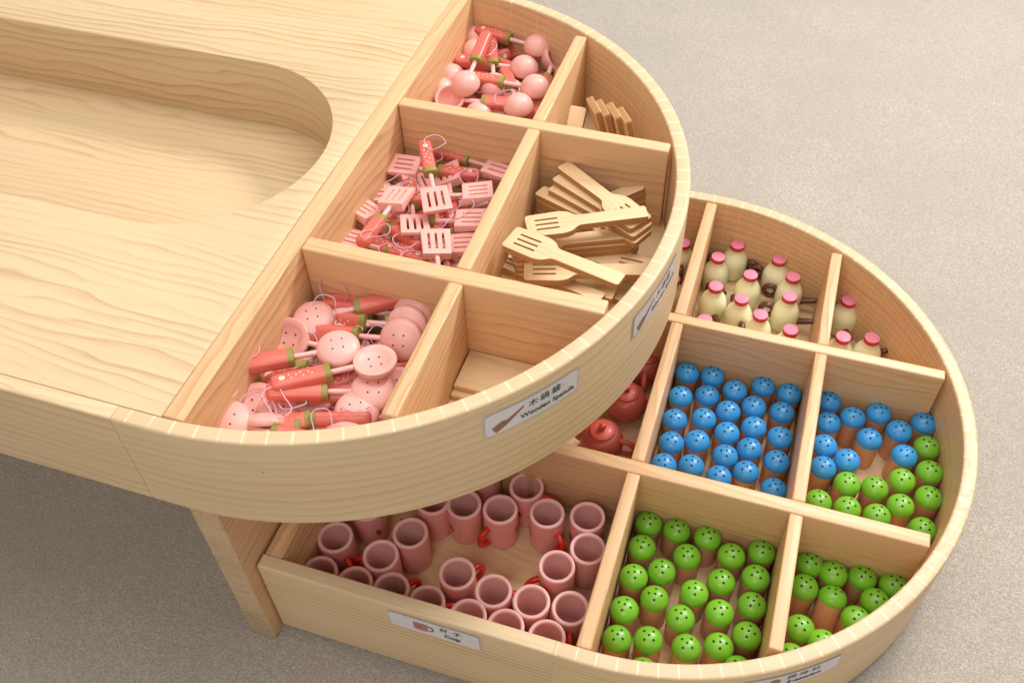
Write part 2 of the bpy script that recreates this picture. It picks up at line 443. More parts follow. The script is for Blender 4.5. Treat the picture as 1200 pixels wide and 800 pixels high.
# tabletop with the rounded sunken middle
def rr(x0, x1, y0, y1, r, n=28):
    P = []
    for cx_, cy_, a0 in ((x1 - r, y0 + r, -90), (x1 - r, y1 - r, 0), (x0 + r, y1 - r, 90), (x0 + r, y0 + r, 180)):
        for k in range(n + 1):
            a = math.radians(a0 + 90 * k / n); P.append((cx_ + r * math.cos(a), cy_ + r * math.sin(a)))
    return P
SD = .0746
hole = rr(XL + .0138, -.0138, -.1220, .1122, .117)
YI = R1 - T1
extrude_poly('tabletop', [(XL, -YI + .0003), (XB0 - .0003, -YI + .0003), (XB0 - .0003, YI - .0003), (XL, YI - .0003)], [hole[::-1]],
             -SD - .0005, -.0006, M['top'], table, 'x', bev=.0009)
wood_box('recess_floor', XL + .002, -.008, -.13, .12, -SD - .012, -SD + .0001, 'x', M['top'], table, 0)
wood_box('cross_board', XB0, XB1, -.2868, .2868, -H1 + .004, -.0004, 'y', M['wall'], table, .0012, endmat=M['end'])
def half_disc(r, xs, n=80):
    a0 = math.acos(xs / r)
    return [(r * math.cos(-a0 + 2 * a0 * k / n), r * math.sin(-a0 + 2 * a0 * k / n)) for k in range(n + 1)]
extrude_poly('tray_floor', half_disc(YI - .0003, XB1 + .0003), [], -H1 + .003, FL1, M['floor'], table, 'x')
def circ_x(y, r): return math.sqrt(max(0, r * r - y * y))
YA0, YA1, YB0, YB1 = .0862, .0989, -.1114, -.0963
XD0, XD1 = .1442, .1559
wood_box('divider', XB1 + .0002, circ_x(YA1, YI) - .0008, YA0, YA1, FL1 - .001, -.0012, 'x', M['wall'], table, .0018)
wood_box('divider', XB1 + .0002, circ_x(YB0, YI) - .0008, YB0, YB1, FL1 - .001, -.0012, 'x', M['wall'], table, .0018)
for y0, y1 in ((YA1 + .0002, circ_x(XD1, YI) - .0006), (YB1 + .0002, YA0 - .0002), (-circ_x(XD1, YI) + .0006, YB0 - .0002)):
    wood_box('divider', XD0, XD1, y0, y1, FL1 - .001, -.0014, 'y', M['wall'], table, .0018)
for x0, x1 in ((-.0210, .0046), (XL - .0046, XL + .021)):
    wood_box('leg_panel', x0, x1, -.2818, .2818, ZF + .001, -H1 + .0005, 'y', M['wall'], table, .0015, endmat=M['end'])
WS_LINES = [('木', .0400, .0172, .0082, .00002, 1.), ('鍋', .0500, .0172, .0082, .00002, 1.), ('鏟', .0600, .0172, .0082, .00002, 1.),
            ('ㄇㄨˋ'[:2], .0450, .0172, .0022, 0, 1.), ('ㄍㄨ', .0550, .0172, .0022, 0, 1.), ('ㄔㄢ', .0652, .0172, .0022, 0, 1.),
            ('Wooden Spatula', .0530, .0078, .0066, .00013, 1.05)]
for a0 in (-46.4, -19.1):
    place_label(table, cyl_map(0, 0, R1, a0, -.0385), .0815, .0265,
                [(0, 'pic_wood', spatula_icon(.0205, .0125, math.radians(28), .028))], WS_LINES, None)

# ------------------------------------------------------------------ lower storage tray
ZL, R2, T2 = -.2382, .2991, .0134
LX, LY = .2953, .0306
H2 = .1135; ZB = ZL - H2; FL2 = ZL - H2 + .012
BX0, BX1 = .0072, .0237
tray = empty('storage_tray'); tag(tray, 'low pine storage tray with rounded end and dividers, pulled out from under the table', 'storage tray')
YI2 = R2 - T2
band('curved_rim', arc_pts(LX, LY, R2, LX - .022), rim_prof(T2, ZB, ZL), [M['front'], M['kerf'], M['kerf_in']], tray)
for s in (-1, 1):
    pts = [(BX0, LY + s * R2, 0, s), (LX - .0221, LY + s * R2, 0, s)]
    if s > 0: pts = pts[::-1]
    band('side_wall', pts, rim_prof(T2, ZB, ZL, mt=1, mi=2), [M['front'], M['board'], M['wall']], tray)
wood_box('end_wall', BX0 + .0004, BX1, LY - YI2 + .0002, LY + YI2 - .0002, ZB + .001, ZL - .0006, 'y', M['wall'], tray, .0014, endmat=M['end'])
n = 80
fl = [(BX1, LY - YI2 + .0003)] + [(LX + (YI2 - .0003) * math.cos(-PI / 2 + PI * k / n), LY + (YI2 - .0003) * math.sin(-PI / 2 + PI * k / n)) for k in range(n + 1)] + [(BX1, LY + YI2 - .0003)]
extrude_poly('tray_floor', fl, [], FL2 - .009, FL2, M['floor'], tray, 'x')
YE0, YE1, YF0, YF1 = .1177, .1301, -.0785, -.0641
GX0, GX1, HX0, HX1 = .2891, .3017, .4370, .4490
def cx2(y): return LX + circ_x(y - LY, YI2)
def cy2(x): return circ_x(x - LX, YI2)
wood_box('divider', BX1 + .0002, cx2(YE1) - .0008, YE0, YE1, FL2 - .001, ZL - .0012, 'x', M['wall'], tray, .0018)
wood_box('divider', BX1 + .0002, cx2(YF0) - .003, YF0, YF1, FL2 - .001, ZL - .0012, 'x', M['wall'], tray, .0018)
for x0, x1 in ((GX0, GX1), (HX0, HX1)):
    for y0, y1 in ((YE1 + .0002, LY + cy2(x1) - .0006), (YF1 + .0002, YE0 - .0002), (LY - cy2(x1) + .0006, YF0 - .0002)):
        wood_box('divider', x0, x1, y0, y1, FL2 - .001, ZL - .0014, 'y', M['wall'], tray, .0018)
for x in (.045, .28, .46):
    gy_ = .215 if x < .4 else .16
    wood_box('glide_strip', x, x + .03, LY - gy_, LY + gy_, ZF + .0005, ZB + .0002, 'y', M['wall'], tray, .001)
wood_box('glide_strip', .055, .30, LY - R2 + .012, LY - R2 + .028, ZF + .0008, ZB + .0001, 'x', M['front'], tray, .001)
def front_map(s, z, lift): return Vector((.1275 + s, LY - R2 - lift, -.2728 + z))
place_label(tray, front_map, .0845, .0275,
            [(0, 'pic_red', ell(.0375, .0135, .0048, .0050)), (1, 'paper', ell(.0378, .0135, .0024, .0028)), (2, 'pic_pink', rounded_box(.0235, .0070, .0365, .0200, .002)),
             (3, 'pic_red', ell(.029, .0125, .0016, .0012)), (3, 'leaf', ell(.0292, .0142, .0010, .0006))],
            [('杯', .0515, .0185, .0082, .00002, 1.), ('子', .0630, .0185, .0082, .00002, 1.), ('ㄅㄟ', .0568, .0185, .0022, 0, 1.), ('ㄗ˙', .068, .0185, .0022, 0, 1.), ('Cup', .0585, .0092, .0076, .00024, 1.15)], None)
place_label(tray, cyl_map(LX, LY, R2, -65.0, -.2760), .0900, .0265,
            [(0, 'pic_wood', ell(.0300, .0145, .005, .006)), (1, 'pic_green', ell(.0200, .014, .0055, .0050)), (2, 'pic_red', ell(.0245, .0105, .0055, .0050))],
            [('調', .0440, .0180, .0082, .00002, 1.), ('味', .0550, .0180, .0082, .00002, 1.), ('料', .0660, .0180, .0082, .00002, 1.),
             ('ㄊㄧ', .0495, .0180, .0022, 0, 1.), ('ㄨㄟ', .0605, .0180, .0022, 0, 1.), ('ㄌㄧ', .0712, .0180, .0022, 0, 1.), ('Seasoning', .0570, .0084, .0070, .00024, 1.12)], None)

# ------------------------------------------------------------------ shakers
SH = .0350; RB = .0124; RD = .0130
def make_shaker(colour):
    root = empty('shaker')
    lathe('body', [(0, 0), (RB - .0014, 0), (RB - .0004, .0004), (RB, .0014), (RB, SH - .002), (RB + .0002, SH - .0012)], M['shaker'], root)
    lathe('collar', [(RB, SH - .0016), (RD - .0001, SH - .0012), (RD - .0001, SH - .0002), (RB, SH)], M['shaker_edge'], root)
    prof = [(RB, SH - .0008), (RD, SH - .0002)]
    for k in range(0, 13):
        a = PI / 2 * k / 12; prof.append((RD * math.cos(a), SH + .0004 + RD * .84 * math.sin(a)))
    prof[-1] = (0, prof[-1][1])
    lathe('dome', prof, M[colour], root, smooth=60)
    bm = bmesh.new()
    for px_, py_ in ((0, 0), (.0056, 0), (-.0056, 0), (0, .0056), (0, -.0056)):
        zz = math.sqrt(RD ** 2 - px_ ** 2 - py_ ** 2); nn = Vector((px_, py_, zz)).normalized()
        disc_bm(bm, Vector((px_, py_, SH + .0004 + zz * .84)) + nn * .00014, Vector((px_ * .8, py_ * .8, zz)), .00118)
    finish('holes', bm, M['hole'], root, 0)
    return root
proto = {c: make_shaker(c) for c in ('blue', 'green')}
used = set()
def put_shaker(px, py, colour, label, group, lean=None):
    p = at(px, py, FL2 + SH + .0012)
    o = proto[colour] if colour not in used else copy_tree(proto[colour])
    used.add(colour)
    o.location = (p.x, p.y, FL2 + .0002)
    o.rotation_euler = (random.uniform(-.03, .03), random.uniform(-.03, .03), random.uniform(0, 6.28))
    if lean:
        o.rotation_euler = (lean[0], lean[1], 0)
        q = o.rotation_euler.to_matrix() @ Vector((0, 0, SH))
        pz = FL2 + SH * .86 + .0035
        p = at(px, py, pz); o.location = (p.x - q.x, p.y - q.y, pz - q.z)
    tag(o, label, 'toy shaker', group)
    return o
def z1(x, y): return 760 + x / 4.706, 420 + y / 4.706
def z2(x, y): return 740 + x / 2.857, 380 + y / 2.857
def z3(x, y): return 680 + x / 2.727, 560 + y / 2.727
ORD = ['first', 'second', 'third', 'fourth', 'fifth', 'sixth', 'seventh']
cols = [[(211, 83), (180, 210), (145, 343), (124, 467), (83, 583)], [(355, 96), (325, 205), (298, 333), (273, 455), (235, 593)],
        [(480, 176), (442, 290), (433, 411), (417, 533), (386, 659)], [(628, 156), (587, 266), (583, 384), (563, 503), (538, 632)],
        [(775, 192), (738, 300), (729, 442), (711, 568), (690, 727)]]
for ci, c in enumerate(cols):
    for ri, p in enumerate(c):
        put_shaker(*z1(*p), 'blue', 'blue-domed shaker, %s from the back in the %s column of the all-blue compartment' % (ORD[ri], ORD[ci]), 'blue domed shakers in the all-blue compartment')
GB = 'blue domed shakers in the mixed compartment'; GG = 'green domed shakers in the mixed compartment'
mixb = [((662, 262), 'back one of the four along the left divider'), ((825, 298), 'at the middle of the back, upright'), ((740, 315), 'just inside the left column, near the back'),
        ((976, 332), 'in the back right by the curved wall'), ((657, 332), 'second from the back along the left divider'), ((896, 360), 'left of and before the back right one'),
        ((793, 385), 'standing free in the middle of the gap'), ((647, 405), 'third from the back along the left divider'), ((911, 442), 'in the right half, directly behind the green ones'),
        ((725, 457), 'left of the gap, touching the green ones'), ((639, 480), 'front one along the left divider')]
for p, t in mixb: put_shaker(*z2(*p), 'blue', 'blue-domed shaker %s, mixed compartment' % t, GB)
mixg = [((990, 410), 'rearmost by the curved wall'), ((997, 498), 'second from back by the curved wall'), ((908, 522), 'just in front of the rightmost gap'), ((720, 534), 'at the left, behind the front row'),
        ((816, 550), 'in the middle, just before the gap'), ((995, 583), 'third from back by the curved wall'), ((904, 607), 'right of centre, behind the front row'), ((625, 595), 'at the front left corner'),
        ((720, 616), 'second in the front row, half hidden'), ((822, 642), 'third in the front row, half hidden'), ((975, 685), 'at the front right, half behind the divider')]
for p, t in mixg: put_shaker(*z2(*p), 'green', 'green-domed shaker %s, mixed compartment' % t, GG)
gcols = [[(216, 142), (195, 223), (170, 317), (143, 424), (118, 513)], [(307, 166), (262, 297), (239, 387), (219, 520)], [(406, 190), (343, 250), (364, 368), (323, 450), (340, 547)],
         [(484, 249), (450, 330), (442, 433), (440, 540)], [(580, 236), (562, 321), (549, 407), (533, 503), (505, 611)]]
for ci, c in enumerate(gcols):
    for ri, p in enumerate(c):
        put_shaker(*z3(*p), 'green', 'green-domed shaker, %s from the back in the %s column, front left compartment' % (ORD[ri], ORD[ci]), 'green domed shakers in the all-green compartment')
put_shaker(*z3(198, 622), 'green', 'green-domed shaker, only its crown showing over the front rim, left of two', 'green domed shakers in the all-green compartment')
gc = [((728, 272), 'at the back left corner', None), ((810, 308), 'behind the leaning one', None), ((898, 318), 'third along the back wall', None), ((997, 343), 'at the far right under the curved rim', None),
      ((713, 348), 'second from the back along the divider', None), ((805, 385), 'tipped over and leaning back, body in full view', (-.42, .05)), ((940, 397), 'before the far right one', None), ((875, 450), 'right of the leaning one, by the rim', None),
      ((702, 480), 'third from the back along the divider', None), ((770, 528), 'low behind the rim, right of the divider row', None), ((674, 570), 'at the front tip by the divider', None)]
for p, t, ln in gc: put_shaker(*z3(*p), 'green', 'green-domed shaker %s, front right compartment' % t, 'green domed shakers in the front right compartment', ln)

# ------------------------------------------------------------------ cups
CR, CH = .0170, .0500
def make_cup():
    root = empty('toy_cup')
    lathe('body', [(0, 0), (CR * .90, 0), (CR * .97, .0008), (CR * .985, .003), (CR, .02), (CR, CH - .002), (CR * .985, CH - .0006), (CR * .95, CH), (CR * .84, CH), (CR * .79, CH - .0008),
                   (CR * .775, CH - .003), (CR * .76, .006), (CR * .70, .0045), (0, .0045)], [M['cup'], M['cup_rim'], M['cup_in']], root, seg=48, mi=[0, 0, 0, 0, 0, 1, 1, 1, 1, 1, 2, 2, 2], smooth=50)
    pts = []
    for k in range(15):
        a = PI / 2 - PI * k / 14; pts.append((CR * .96 + .0125 * math.cos(a) ** .8 if math.cos(a) > 0 else CR * .96, 0, .0225 + .0115 * math.sin(a)))
    tube('handle', pts, .0030, M['red'], root, 12)
    bm = bmesh.new()
    def patch(outline, lift, mi, ang0):
        vs = [bm.verts.new(((CR + lift) * math.cos(ang0 + x / CR), (CR + lift) * math.sin(ang0 + x / CR), z)) for x, z in outline]
        f = bm.faces.new(vs); f.material_index = mi
    for a0 in (-1.9, 1.9):
        patch([(-.0028, .0245), (-.0012, .0195), (.0008, .018), (.0026, .0205), (.0032, .024), (.0015, .0262), (-.001, .0265)], .00025, 0, a0)
        patch([(-.0034, .0268), (-.0012, .0262), (.0002, .0252), (.0016, .0268), (.0000, .0288), (-.002, .029)], .0004, 1, a0)
        patch([(.0068, .0212), (.0085, .0202), (.0105, .0204), (.012, .0216), (.0104, .0212), (.0085, .0211)], .0003, 0, a0)
    finish('strawberry_print', bm, [M['red'], M['leaf']], root, 0)
    return root
cup0 = make_cup(); cup_used = []
def put_cup(px, py, hx, hy, label):
    """rim centre in the photo, and a point the handle points to"""
    p = at(px, py, FL2 + CH); q = at(hx, hy, FL2 + CH)
    o = cup0 if not cup_used else copy_tree(cup0); cup_used.append(o)
    o.location = (p.x, p.y, FL2 + .0002); o.rotation_euler = (0, 0, math.atan2(q.y - p.y, q.x - p.x))
    tag(o, 'pink toy cup with red handle, ' + label, 'toy cup', 'pink toy cups in the front left compartment')
CUPS = [(392.6, 628.5, 407, 650, 'nearest the left end wall, handle toward the viewer'), (374, 669.6, 372, 650, 'in the front left corner, mostly hidden by the wall'),
        (415, 682, 408, 660, 'second from the left along the front wall'), (446, 650, 425, 645, 'just behind the left front row'),
        (480.6, 623.6, 470, 600, 'right of the left group, outer side in full view'), (458, 689, 480, 672, 'third from the left along the front wall'),
        (499.5, 704.5, 522, 700, 'fourth from the left along the front wall'), (543.6, 590, 535, 570, 'just under the table edge, left of the strawberry pair'),
        (586, 596, 568, 612, 'strawberry print showing, handle at lower left'), (617, 569.5, 640, 572, 'furthest back, against the middle divider'),
        (641, 600.7, 656, 620, 'strawberry print at left, handle at right'), (688.5, 604.8, 686, 585, 'by the right divider, rearmost there'),
        (689, 642, 697, 622, 'by the right divider, second from back'), (652.5, 663, 630, 668, 'handle to the left, middle of the right group'),
        (535.5, 671, 556, 655, 'standing free in the middle, handle to upper right'), (578, 691.5, 600, 686, 'in front of the free standing one, to its right'),
        (548, 721, 535, 708, 'at the front wall above the cup sticker'), (592, 733, 590, 712, 'at the front wall, just right of the sticker'),
        (622.7, 703.8, 634, 686, 'right group, left of the corner one'), (668.5, 711.7, 668, 735, 'right front corner, handle toward the viewer'),
        (640.5, 746, 655, 735, 'low in right front corner, half hidden'), (430, 592, 450, 572, 'in shadow under the table, behind the left group'),
        (507, 585, 495, 570, 'in shadow under the table, middle'), (566, 551, 556, 536, 'in shadow behind the strawberry pair')]
for c in CUPS: put_cup(*c)

# ------------------------------------------------------------------ milk jugs
def make_jug():
    root = empty('milk_jug')
    lathe('body', [(0, 0), (.0110, 0), (.0126, .0008), (.0138, .004), (.0151, .010), (.0157, .016), (.0157, .022), (.0150, .0275), (.0132, .0325), (.0103, .0370), (.0084, .0395), (.0077, .042), (.0076, .0455), (0, .0455)], M['milk'], root, 40, smooth=60)
    lathe('cap', [(.0074, .0448), (.0080, .0450), (.0083, .0456), (.0083, .0500), (.0080, .0508), (.0074, .0511), (0, .0511)], [M['cap_side'], M['cap']], root, 32, mi=[0, 0, 0, 0, 1, 1], smooth=40)
    tube('ring_handle', [(-.0215 + .0072 * math.cos(2 * PI * k / 24), 0, .0200 + .0080 * math.sin(2 * PI * k / 24)) for k in range(24)], .0032, M['brown'], root, 12, True)
    tube('spout', [(.0120, 0, .0140), (.0150, 0, .0148), (.026, 0, .0185), (.0325, 0, .0210), (.0332, 0, .0212)], [.0044, .0042, .0034, .0028, .0023], M['brown'], root, 14)
    return root
jug0 = make_jug(); ju = []
def put_jug(px, py, ang, label):
    p = at(px, py, FL2 + .0511)
    o = jug0 if not ju else copy_tree(jug0); ju.append(o)
    o.location = (p.x, p.y, FL2 + .0002); o.rotation_euler = (0, 0, math.radians(ang))
    tag(o, 'cream toy milk jug with pink cap, ' + label, 'toy jug', 'cream toy milk jugs in the back compartments')
def zj(x, y): return 810 + x / 6.154, 270 + y / 6.154
def zk(x, y): return 900 + x / 7.275, 320 + y / 7.275
for p, a, t in [(zj(337, 100), 175, 'rearmost in the middle back compartment'), (zj(197, 187), -60, 'left side, just before the rearmost one'),
                (zj(637, 205), -8, 'third along the back, its ring at left'), (zj(430, 315), -100, 'in the centre of the group, ring behind it'),
                (zj(737, 330), -2, 'right side, spout toward the divider'), (zj(180, 398), -68, 'by the left divider, spout toward the viewer'),
                (zj(365, 487), 110, 'front centre left, spout pointing back'), (zj(712, 472), -5, 'right side, lower of two spouts toward divider'),
                (zj(503, 603), 125, 'front middle, half hidden by the divider'), (zj(720, 712), 140, 'front right, only the cap clear of the divider'),
                (zj(100, 640), -150, 'front left corner, cap just showing'),
                (zk(692, 228), -70, 'rearmost in the right hand compartment'), (zk(645, 537), 150, 'front left of the right hand compartment'), (zk(890, 548), 200, 'front right of the right hand compartment'),
                ((801, 284), 100, 'left hand compartment, beside the table edge'), ((789, 326), 80, 'left hand compartment, mostly behind the table edge')]:
    put_jug(*p, a, t)

# ------------------------------------------------------------------ teapots
def make_teapot():
    root = empty('teapot')
    lathe('body', [(0, 0), (.012, 0), (.0155, .0015), (.0205, .008), (.0228, .016), (.0222, .024), (.0190, .031), (.0140, .0350), (0, .0352)], M['teapot'], root, 44, smooth=60)
    lid = lathe('lid', [(.0128, .0346), (.0136, .0350), (.0136, .0368), (.0125, .0378), (.006, .0392), (.0022, .0396)], M['teapot_lid'], root, 36, smooth=50)
    lathe('knob', [(.0020, .0394), (.0024, .0405), (.0036, .0420), (.0038, .0440), (.0026, .0462), (0, .0468)], M['teapot_lid'], lid, 20, smooth=60)
    tube('handle', [(-.0205, 0, .0275), (-.027, 0, .0290), (-.0345, 0, .0255), (-.037, 0, .018), (-.033, 0, .0105), (-.0215, 0, .0085)], .0030, M['teapot_lid'], root, 12)
    tube('spout', [(.0190, 0, .013), (.026, 0, .0155), (.0315, 0, .022), (.035, 0, .0285)], [.0058, .0050, .0042, .0036], M['teapot_lid'], root, 14)
    bm = bmesh.new()
    disc_bm(bm, (0, -.0228, .017), (0, -1, .05), .0018); disc_bm(bm, (.012, -.0198, .017), (.5, -1, .05), .0018)
    finish('eye_print', bm, M['hole'], root, 0)
    return root
tp0 = make_teapot(); first = True
for (px, py, a, t) in ((706, 503, 175, 'front one in shadow below table edge'), (735, 458, 190, 'middle one, lid half hidden'), (757, 415, 100, 'rear one, only its side showing by the divider')):
    o = tp0 if first else copy_tree(tp0); first = False
    p = at(px, py, FL2 + .038); o.location = (p.x, p.y, FL2 + .0002); o.rotation_euler = (0, 0, math.radians(a))
    tag(o, 'red toy teapot with flat lid, ' + t, 'toy teapot', 'red toy teapots in the left compartment')

# ------------------------------------------------------------------ pink utensils: common handle, x runs from the head to the tail
def handle_parts(root, x0, x1, variant, plain=False, w=.0057, h=.0047, zc=0.):
    """octagonal bar with rounded tail, olive ferrule, dots on the flat top, cord loop"""
    bm = bmesh.new(); n = 16
    def ring(x, k):
        vs = []
        for i in range(n):
            a = 2 * PI * (i + .5) / n; c, s = math.cos(a), math.sin(a)
            e = .55
            vs.append(bm.verts.new((x, w * k * math.copysign(abs(c) ** e, c), zc + h * k * math.copysign(abs(s) ** e, s))))
        return vs
    xs = [(x0 + .0042, .9), (x0 + .0046, 1)] + [(x0 + (x1 - x0) * t, 1) for t in (.3, .6, .8, .86)]
    for k in range(1, 7):
        a = PI / 2 * k / 6; xs.append((x1 - .0048 + .0048 * math.sin(a), max(.42, math.cos(a) ** .45)))
    rs = [ring(x, k) for x, k in xs]
    for a, b_ in zip(rs, rs[1:]):
        for i in range(n): bm.faces.new((a[i], a[(i + 1) % n], b_[(i + 1) % n], b_[i]))
    bm.faces.new(rs[0][::-1]); bm.faces.new(rs[-1])
    bmesh.ops.recalc_face_normals(bm, faces=bm.faces)
    hd = finish('handle', bm, M['coral'], root, 38)
    bm = bmesh.new()
    r1 = []
    for x, k in ((x0, .80), (x0 + .0004, 1.0), (x0 + .0046, 1.03), (x0 + .0049, .95)):
        vs = []
        for i in range(n):
            a = 2 * PI * (i + .5) / n; c, s = math.cos(a), math.sin(a); e = .6
            vs.append(bm.verts.new((x, w * k * math.copysign(abs(c) ** e, c), zc + h * k * math.copysign(abs(s) ** e, s))))
        r1.append(vs)
    for a, b_ in zip(r1, r1[1:]):
        for i in range(n): bm.faces.new((a[i], a[(i + 1) % n], b_[(i + 1) % n], b_[i]))
    bm.faces.new(r1[0][::-1]); bm.faces.new(r1[-1]); bmesh.ops.recalc_face_normals(bm, faces=bm.faces)
    finish('ferrule', bm, M['olive'], root, 38)
    if not plain:
        bm = bmesh.new()
        for sgn in (1, -1):
            zt = zc + sgn * (h * .985 + .00012)
            disc_bm(bm, (x1 - .0085, 0, zt), (0, 0, sgn), .0021); disc_bm(bm, (x1 - .0085, 0, zt + sgn * .00008), (0, 0, sgn), .0009, 10, 1)
            for dx, dy in ((.0135, .0016), (.0150, -.0018), (.0185, .0004), (.0215, .0020), (.0235, -.0016), (.0270, .0008), (.0295, -.0014)):
                if x1 - dx > x0 + .006: disc_bm(bm, (x1 - dx, dy, zt), (0, 0, sgn), .0006, 8)
        finish('flower_print', bm, [M['white'], M['yellow']], hd, 0)
    # cord
    rnd = random.Random(variant)
    if variant >= 0:
        A = rnd.uniform(1.6, 4.4); ln = rnd.uniform(.018, .026)
        pts = []
        for k in range(48):
            t = 2 * PI * k / 48
            rx = ln * (1 - math.cos(t)) / 2; ry = ln * .36 * math.sin(t) * (1 + .3 * math.sin(2 * t + A))
            pts.append((x1 - .0035 + rx * math.cos(A) - ry * math.sin(A), rx * math.sin(A) + ry * math.cos(A), zc + h * 1.0 + .0015 + .0035 * math.sin(t + A) ** 2 * math.sin(t / 2) - .002 * (rx / ln)))
        cd = tube('cord', pts, .00042, M['cord'], root, 6, True)
def rod(root, x0, x1, z=0.): 
    tube('rod', [(x0, 0, z), (x1, 0, z)], .0021, M['pink_rod'], root, 12)
def make_strainer(variant, plain=False):
    root = empty('strainer'); R = .0158
    prof = [(0, .0052)] + [(R * t, .0052 - .0042 * t ** 2.2) for t in (.15, .3, .45, .6, .75, .88)] + [(R * .965, .0004), (R, -.0006), (R, -.0034), (R * .97, -.0042), (R * .74, -.0044), (R * .70, -.0040), (R * .5, -.0026), (R * .25, -.0016), (0, -.0013)]
    hd = lathe('head', prof, M['pink'], root, 48, smooth=50)
    bm = bmesh.new()
    for px_, py_ in ((.0038, .0038), (-.0038, .0038), (.0038, -.0038), (-.0038, -.0038)):
        t = math.hypot(px_, py_) / R
        disc_bm(bm, (px_, py_, .0052 - .0042 * t ** 2.2 + .00012), (px_ * .2, py_ * .2, .0052), .00072, 10)
        disc_bm(bm, (px_, py_, -.0022 - .0002), (0, 0, -1), .00072, 10)
    finish('holes', bm, M['hole'], hd, 0)
    rod(root, R - .002, .032, -.0016); handle_parts(root, .0315, .074, variant, plain, .0068, .0056, -.0012)
    return root
def make_ladle(variant, plain=False):
    root = empty('ladle'); R = .0140
    prof = [(0, -R)] + [(R * math.sin(a), -R * math.cos(a)) for a in [PI / 2 * k / 12 for k in range(1, 13)]] + [(R - .0006, .0010), (R - .0020, .0010), (R - .0026, 0)]
    prof += [((R - .0026) * math.cos(a), -(R - .0026) * math.sin(a)) for a in [PI / 2 * k / 8 for k in range(1, 8)]] + [(0, -(R - .0026))]
    lathe('bowl', prof, M['pink'], root, 44, smooth=50)
    rod(root, R - .0016, .031, -.0018); handle_parts(root, .0300, .069, variant, plain, .0059, .0051, -.0018)
    return root
def make_slotted(variant, plain=False):
    root = empty('slotted_spatula')
    hw = .0122; x0, x1 = -.0130, .0130
    outer = [(x0, -hw), (x1, -hw * .93), (x1, hw * .93), (x0, hw)]
    holes = [[(-.0085, y - .0010), (-.0085, y + .0010), (.0075, y + .0010), (.0075, y - .0010)] for y in (-.0058, 0, .0058)]
    bl = extrude_poly('blade', outer, holes, -.0040, .0040, M['pink'], root, 'x', bev=.0005)
    for v in bl.data.vertices:                       # wedge: thick at the rod, thin at the tip
        t = (v.co.x - x0) / (x1 - x0); k = .42 + .58 * t
        v.co.z = .0040 - (.0040 - v.co.z) * k
    rod(root, x1 - .002, .031, 0); handle_parts(root, .0300, .068, variant, plain, .0058, .0048, 0)
    return root
def put_utensil(proto, head, tail, zh, dz=0., roll=0., flip=False, first=False, Lx=.08, scale=1):
    o = proto if first else copy_tree(proto)
    p, q = (at(head[0], head[1], zh), at(tail[0], tail[1], zh)) if head[0] > 1 else (Vector((*head, zh)), Vector((*tail, zh)))
    d = (q - p); d.z = 0; d.normalize(); d = (d * Lx + Vector((0, 0, dz))).normalized()
    zax = (Vector((0, 0, 1)) - d * d.z).normalized()
    if flip: zax = -zax
    zax = Matrix.Rotation(math.radians(roll), 3, d) @ zax
    yax = zax.cross(d)
    m = Matrix((d, yax, zax)).transposed()
    o.rotation_euler = m.to_euler(); o.location = p
    if scale != 1: o.scale = (scale,) * 3
    return o
def run(kind, makers, items, group, cat, name):
    protos = {}
    for it in items:
        head, tail, z, dz, roll, flip, plain, label = it
        v = (len(label) % 3, plain)
        fs = v not in protos
        if fs: protos[v] = makers(v[0] + {'strainer': 0, 'ladle': 10, 'slot': 20}[kind], plain)
        o = put_utensil(protos[v], head, tail, z, dz, roll, flip, fs, scale={'strainer': 1.05, 'ladle': 1.06, 'slot': 1.04}[kind])
        tag(o, label, cat, group)

